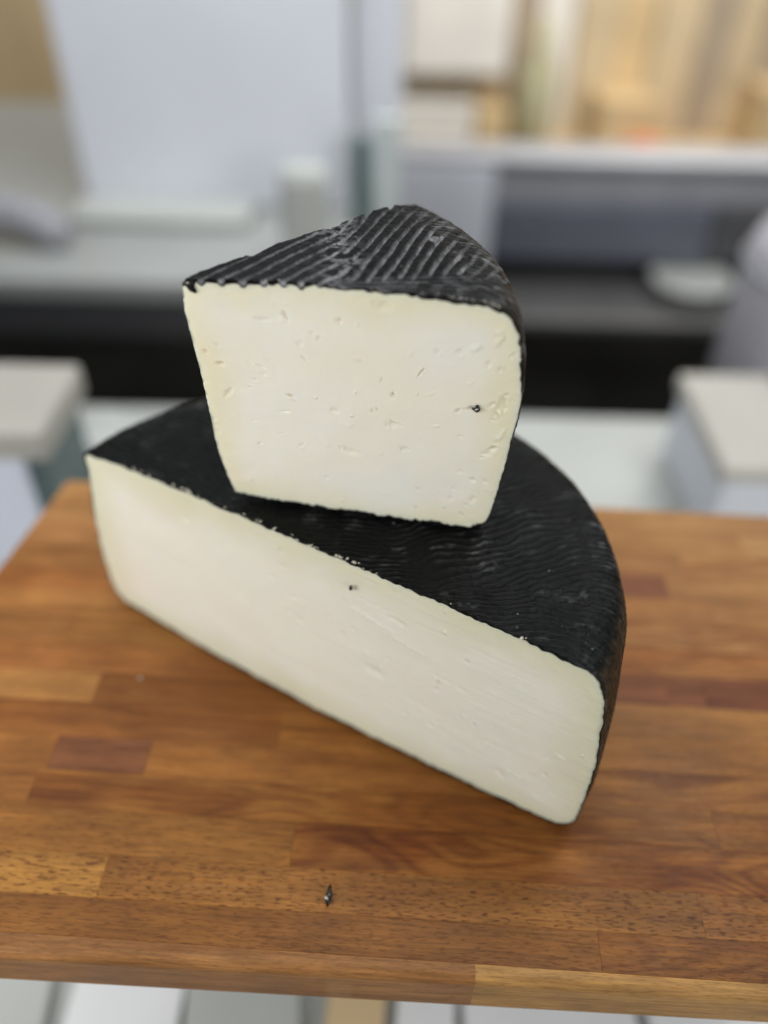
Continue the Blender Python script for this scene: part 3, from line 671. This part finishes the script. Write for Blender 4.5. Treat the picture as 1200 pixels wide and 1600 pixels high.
M_tan = plain('tan_wood', (0.60, 0.48, 0.31), 0.6, var=0.12, scale=5)
M_brown = plain('greyish_brown_wood', (0.40, 0.32, 0.24), 0.6, var=0.1)
M_carton = plain('pale_carton', (0.82, 0.78, 0.72), 0.6)
M_orange = plain('orange_red_skin', (0.75, 0.24, 0.10), 0.45)
M_canister = plain('lilac_grey_plastic', (0.40, 0.39, 0.42), 0.5)
M_paper = plain('white_paper', (0.80, 0.81, 0.80), 0.7)
M_olive = plain('olive_green_glass', (0.46, 0.43, 0.27), 0.4)
M_wall = plain('pale_shop_wall', (0.62, 0.58, 0.50), 0.8)

ZD = -0.21
# floor and rear wall
boxm('floor', None, M_dark, -4, 4, -2, 6, -1.05, -1.0, bev=0, kind='structure')
boxm('rear_wall', None, M_wall, -4, 4, 4.6, 4.7, -1.0, 2.0, bev=0, kind='structure')
# steel plinth carrying the board
pl = thing('board_stand', 'low steel stand hidden beneath the cutting board', 'stand', (0, 0, 0), YAW)
boxm('stand_body', pl, M_midgrey, -0.12, 0.19, 0.18, 0.28, ZD+0.002, -0.0235)
boxm('stand_top', pl, M_steel, -0.15, 0.21, 0.13, 0.30, -0.0232, -0.0212, bev=0.0005)
# near counter on which the stand and the trays are
nc = thing('near_counter', 'pale serving counter carrying the board stand and paper packets', 'counter')
boxm('counter_top', nc, M_tray, -0.85, 0.95, -0.25, 0.70, ZD-0.03, ZD, bev=0.006)
boxm('counter_front', nc, M_grey, -0.83, 0.93, -0.22, 0.62, -1.0, ZD-0.031)
# far counter, left part
fl = thing('left_display_case', 'low display case with pale top and dark front behind the cheese', 'display case')
boxm('case_top', fl, M_lefttop, -1.3, -0.03, 0.98, 1.75, ZD-0.03, ZD, bev=0.006)
boxm('case_front', fl, M_softblack, -1.3, -0.035, 1.0, 1.72, -1.0, ZD-0.09)
boxm('case_rail', fl, M_grey, -1.3, -0.035, 0.992, 1.72, ZD-0.089, ZD-0.031)
# big steel panel standing on it
sp_ = thing('steel_panel', 'large upright satin steel panel standing on the left display case', 'panel')
boxm('panel_sheet', sp_, M_steelpanel, -0.455, -0.062, 1.22, 1.25, ZD+0.001, 0.62, bev=0.008)
boxm('panel_foot', sp_, M_tray, -0.46, -0.20, 1.14, 1.218, ZD+0.001, ZD+0.02, bev=0.008)
# dark handle on the pale top
hd = thing('slicer_handle', 'dark curved handle lying on the left display case top', 'handle')
bm = bmesh.new()
for k in range(15):
    a = math.pi*(0.15+0.7*k/14)
    bmesh.ops.create_uvsphere(bm, u_segments=10, v_segments=8, radius=0.026, matrix=Matrix.Translation((-0.60+0.16*math.cos(a), 1.07+0.02*math.sin(a), ZD-0.005+0.055*math.sin(a))))
me = bpy.data.meshes.new('handle_bar'); bm.to_mesh(me); bm.free(); link('handle_bar', me, M_midgrey, hd)
# white and green uprights between the cases
up = thing('pale_post', 'pale upright post right of the steel panel', 'post')
boxm('post_shaft', up, M_tray, -0.142, -0.078, 1.02, 1.06, ZD+0.001, -0.08, bev=0.016)
gp = thing('glass_pane_end', 'dark green glass pane edge between the two display cases', 'glass pane')
boxm('pane_edge', gp, M_teal, -0.055, -0.030, 1.15, 1.17, ZD+0.001, -0.085, bev=0.004)
boxm('pane_face', gp, M_greenglass, -0.026, 0.012, 1.16, 1.18, ZD+0.001, -0.06, bev=0.004)
wp = thing('grey_frame_post', 'grey metal frame post beside the green glass pane', 'post')
boxm('post_shaft', wp, M_steelpanel, -0.06, 0.012, 1.30, 1.33, ZD+0.001, 0.6, bev=0.005)
# far counter, right part
fr_ = thing('right_display_case', 'long steel display case with slate blue front panel', 'display case')
boxm('case_rail', fr_, M_steel, 0.0, 1.5, 1.50, 1.585, -0.232, -0.215, bev=0.006)
boxm('upper_band', fr_, M_midgrey, 0.19, 1.5, 1.512, 1.58, -0.298, -0.2325, bev=0.004)
boxm('side_panel', fr_, M_steelpanel, 0.0, 0.188, 1.50, 1.58, -1.0, -0.2325, bev=0.006)
boxm('slate_panel', fr_, M_slate, 0.19, 0.60, 1.50, 1.58, -0.405, -0.2985, bev=0.006)
boxm('dark_panel', fr_, M_grey, 0.603, 1.5, 1.50, 1.58, -0.405, -0.2985, bev=0.006)
boxm('recess', fr_, M_black, 0.19, 1.5, 1.56, 1.58, -0.455, -0.4055, bev=0.004)
boxm('lower_shelf', fr_, M_shelfgrey, 0.19, 1.5, 1.36, 1.58, -0.48, -0.456, bev=0.006)
boxm('kick_panel', fr_, M_softblack, 0.19, 1.5, 1.42, 1.58, -1.0, -0.481, bev=0.004)
# dish on the lower shelf
ds = thing('white_dish', 'oval white dish on the lower shelf of the right display case', 'dish')
lathe('dish_bowl', ds, M_tray, [(0.0, 0.003), (0.05, 0.003), (0.065, 0.012), (0.075, 0.035), (0.078, 0.036), (0.070, 0.040), (0.06, 0.032), (0.0, 0.03)], (0.575, 1.47, -0.455), sx=1.0)
# left near box
lb = thing('stone_topped_box', 'beige topped white box at the left behind the board', 'box')
boxm('box_lid', lb, M_beige, -0.50, -0.232, 0.445, 0.535, -0.085, -0.06, bev=0.004)
boxm('box_body', lb, M_bluewhite, -0.50, -0.252, 0.448, 0.53, ZD+0.001, -0.0855, bev=0.004)
boxm('box_glass_side', lb, M_teal, -0.250, -0.240, 0.448, 0.53, ZD+0.001, -0.0855, bev=0.003)
# small white bowl left
bw = thing('white_bowl', 'upturned small white bowl behind the left end of the half wheel', 'bowl')
lathe('bowl_shell', bw, M_tray, [(0.0, 0.050), (0.02, 0.049), (0.04, 0.038), (0.052, 0.015), (0.056, 0.0), (0.052, 0.0), (0.048, 0.014), (0.0, 0.044)], (-0.262, 0.60, ZD+0.001))
# right box and bin
rb = thing('beige_box', 'beige topped pale box on the counter behind the right of the board', 'box')
boxm('box_lid', rb, M_beige, 0.262, 0.345, 0.50, 0.64, -0.135, -0.12, bev=0.004)
boxm('box_body', rb, M_steelpanel, 0.267, 0.34, 0.503, 0.637, ZD+0.001, -0.1355, bev=0.004)
pb = thing('white_card', 'small upright white card in front of the beige box', 'card')
boxm('card_sheet', pb, M_bluewhite, 0.24, 0.275, 0.455, 0.459, ZD+0.001, ZD+0.065, bev=0.001)
bn = thing('pale_grey_canister', 'tall pale grey rounded canister at the right edge', 'canister')
lathe('canister_body', bn, M_canister, [(0.0, 0.0), (0.085, 0.0), (0.09, 0.006), (0.09, 0.145), (0.082, 0.165), (0.0, 0.172)], (0.44, 0.76, ZD+0.001))
lathe('canister_rim', bn, M_steel, [(0.0905, 0.13), (0.093, 0.133), (0.093, 0.138), (0.0905, 0.141)], (0.44, 0.76, ZD+0.001))
# packets and cards on the counter below the front edge of the board
pk = [(-0.235, -0.163, 0.62), (-0.155, -0.105, 0.8), (-0.098, -0.045, 0.6)]
specs = [('white_packet', 'flat dull white packet below the front edge, leftmost of the row', -0.245, -0.166, M_tray, 'packet'),
         ('white_packet', 'bright white paper packet beside the dull leftmost packet', -0.158, -0.100, M_paper, 'packet'),
         ('white_packet', 'greyish white packet left of the wooden block', -0.094, -0.035, M_tray, 'packet'),
         ('wooden_block', 'light wooden block between the packets below the front edge', -0.026, 0.004, M_ochre, 'block'),
         ('price_card', 'white card with orange dots right of the wooden block', 0.010, 0.040, M_paper, 'card'),
         ('white_packet', 'bright white packet with sparse red specks below the front edge', 0.049, 0.138, M_paper, 'packet'),
         ('white_packet', 'white packet at the right end of the row below the board', 0.145, 0.23, M_paper, 'packet')]
for nm, lb_, xa, xb, mt, ct in specs:
    t_ = thing(nm, lb_, ct, ((xa+xb)/2, 0.12+random.uniform(-0.006, 0.004), ZD+0.001), random.uniform(-0.12, 0.12), 'white packets below the front edge' if nm == 'white_packet' else None)
    hx = (xb-xa)/2
    boxm('packet_body' if ct == 'packet' else ct+'_body', t_, mt, -hx, hx, -0.075, 0.045, 0.0, 0.006 if ct != 'card' else 0.003, bev=0.002 if ct != 'card' else 0.0005)
    if nm == 'price_card':
        for (dx, dy, rr_) in ((-0.002, -0.022, 0.0045), (0.008, -0.045, 0.003), (-0.009, -0.05, 0.003)):
            lathe('dot', t_, M_orange, [(0, 0.0004), (rr_, 0.0004), (rr_, 0)], (dx, dy, 0.003), n=16)
    if 'specks' in lb_:
        for dx in (-0.02, 0.012, 0.03):
            lathe('speck', t_, M_orange, [(0, 0.0004), (0.0012, 0.0004), (0.0012, 0)], (dx, -0.03+dx*0.3, 0.006), n=10)
# shop shelf with warm wood beyond the far counter
sh = thing('wooden_shelving', 'warm ochre wooden shelving across the aisle at the top right', 'shelving')
yb = 3.0
bx = 0.0; cols = [M_tan, M_ochre, M_tan, M_brown, M_carton, M_tan, M_ochre, M_tan, M_brown, M_tan, M_brown, M_ochre, M_brown, M_tan]
wds = [0.10, 0.12, 0.16, 0.08, 0.12, 0.14, 0.12, 0.15, 0.10, 0.10, 0.16, 0.13, 0.10, 0.2]
for wd, mt in zip(wds, cols):
    boxm('plank', sh, mt, bx+0.003, bx+wd-0.003, yb+random.uniform(0, 0.02), yb+0.05, -1.0, 0.35, bev=0.004); bx += wd
boxm('shelf_board', sh, M_ochre, 0.0, bx, yb-0.22, yb-0.002, -0.66, -0.62, bev=0.004)
for (nm, lb_, ct, xa, xb, z0, z1, mt) in (('carton', 'large pale carton at the top left of the wooden shelving', 'carton', 0.03, 0.35, -0.40, -0.10, M_carton),
        ('carton', 'low cream carton standing on the shelf board', 'carton', 0.02, 0.26, -0.619, -0.50, M_carton),
        ('box', 'small ochre box beside the low cream carton', 'box', 0.27, 0.37, -0.619, -0.52, M_ochre),
        ('box', 'wide tan box on the shelf board behind the orange fruit', 'box', 0.66, 0.84, -0.619, -0.48, M_ochre),
        ('box', 'yellow ochre box at the right end of the shelf board', 'box', 1.16, 1.40, -0.619, -0.44, M_ochre)):
    t_ = thing(nm, lb_, ct); boxm(nm+'_body', t_, mt, xa, xb, yb-0.19, yb-0.004, z0, z1, bev=0.008)
    boxm(nm+'_lid', t_, mt, xa-0.004, xb+0.004, yb-0.195, yb-0.003, z1+0.0005, z1+0.012, bev=0.003)
fz = thing('orange_fruit', 'orange red fruit in front of the wide tan box', 'fruit')
lathe('fruit_flesh', fz, M_orange, [(0, 0.002), (0.03, 0.004), (0.055, 0.03), (0.058, 0.055), (0.045, 0.09), (0.015, 0.102), (0, 0.096)], (0.80, yb-0.26, -0.645))
bt = thing('olive_bottle', 'squat olive green bottle on the shelf', 'bottle')
lathe('bottle_glass', bt, M_olive, [(0, 0), (0.06, 0), (0.065, 0.02), (0.065, 0.2), (0.03, 0.26), (0.025, 0.34), (0, 0.34)], (0.46, yb-0.10, -0.60))
lc = thing('yellow_cabinet', 'yellow ochre cabinet at the far left edge', 'cabinet')
boxm('cabinet_body', lc, M_ochre, -1.75, -0.80, 2.2, 2.6, -0.42, 0.6, bev=0.01)
boxm('cabinet_base', lc, M_white, -1.75, -0.78, 2.15, 2.6, -1.0, -0.43, bev=0.01)
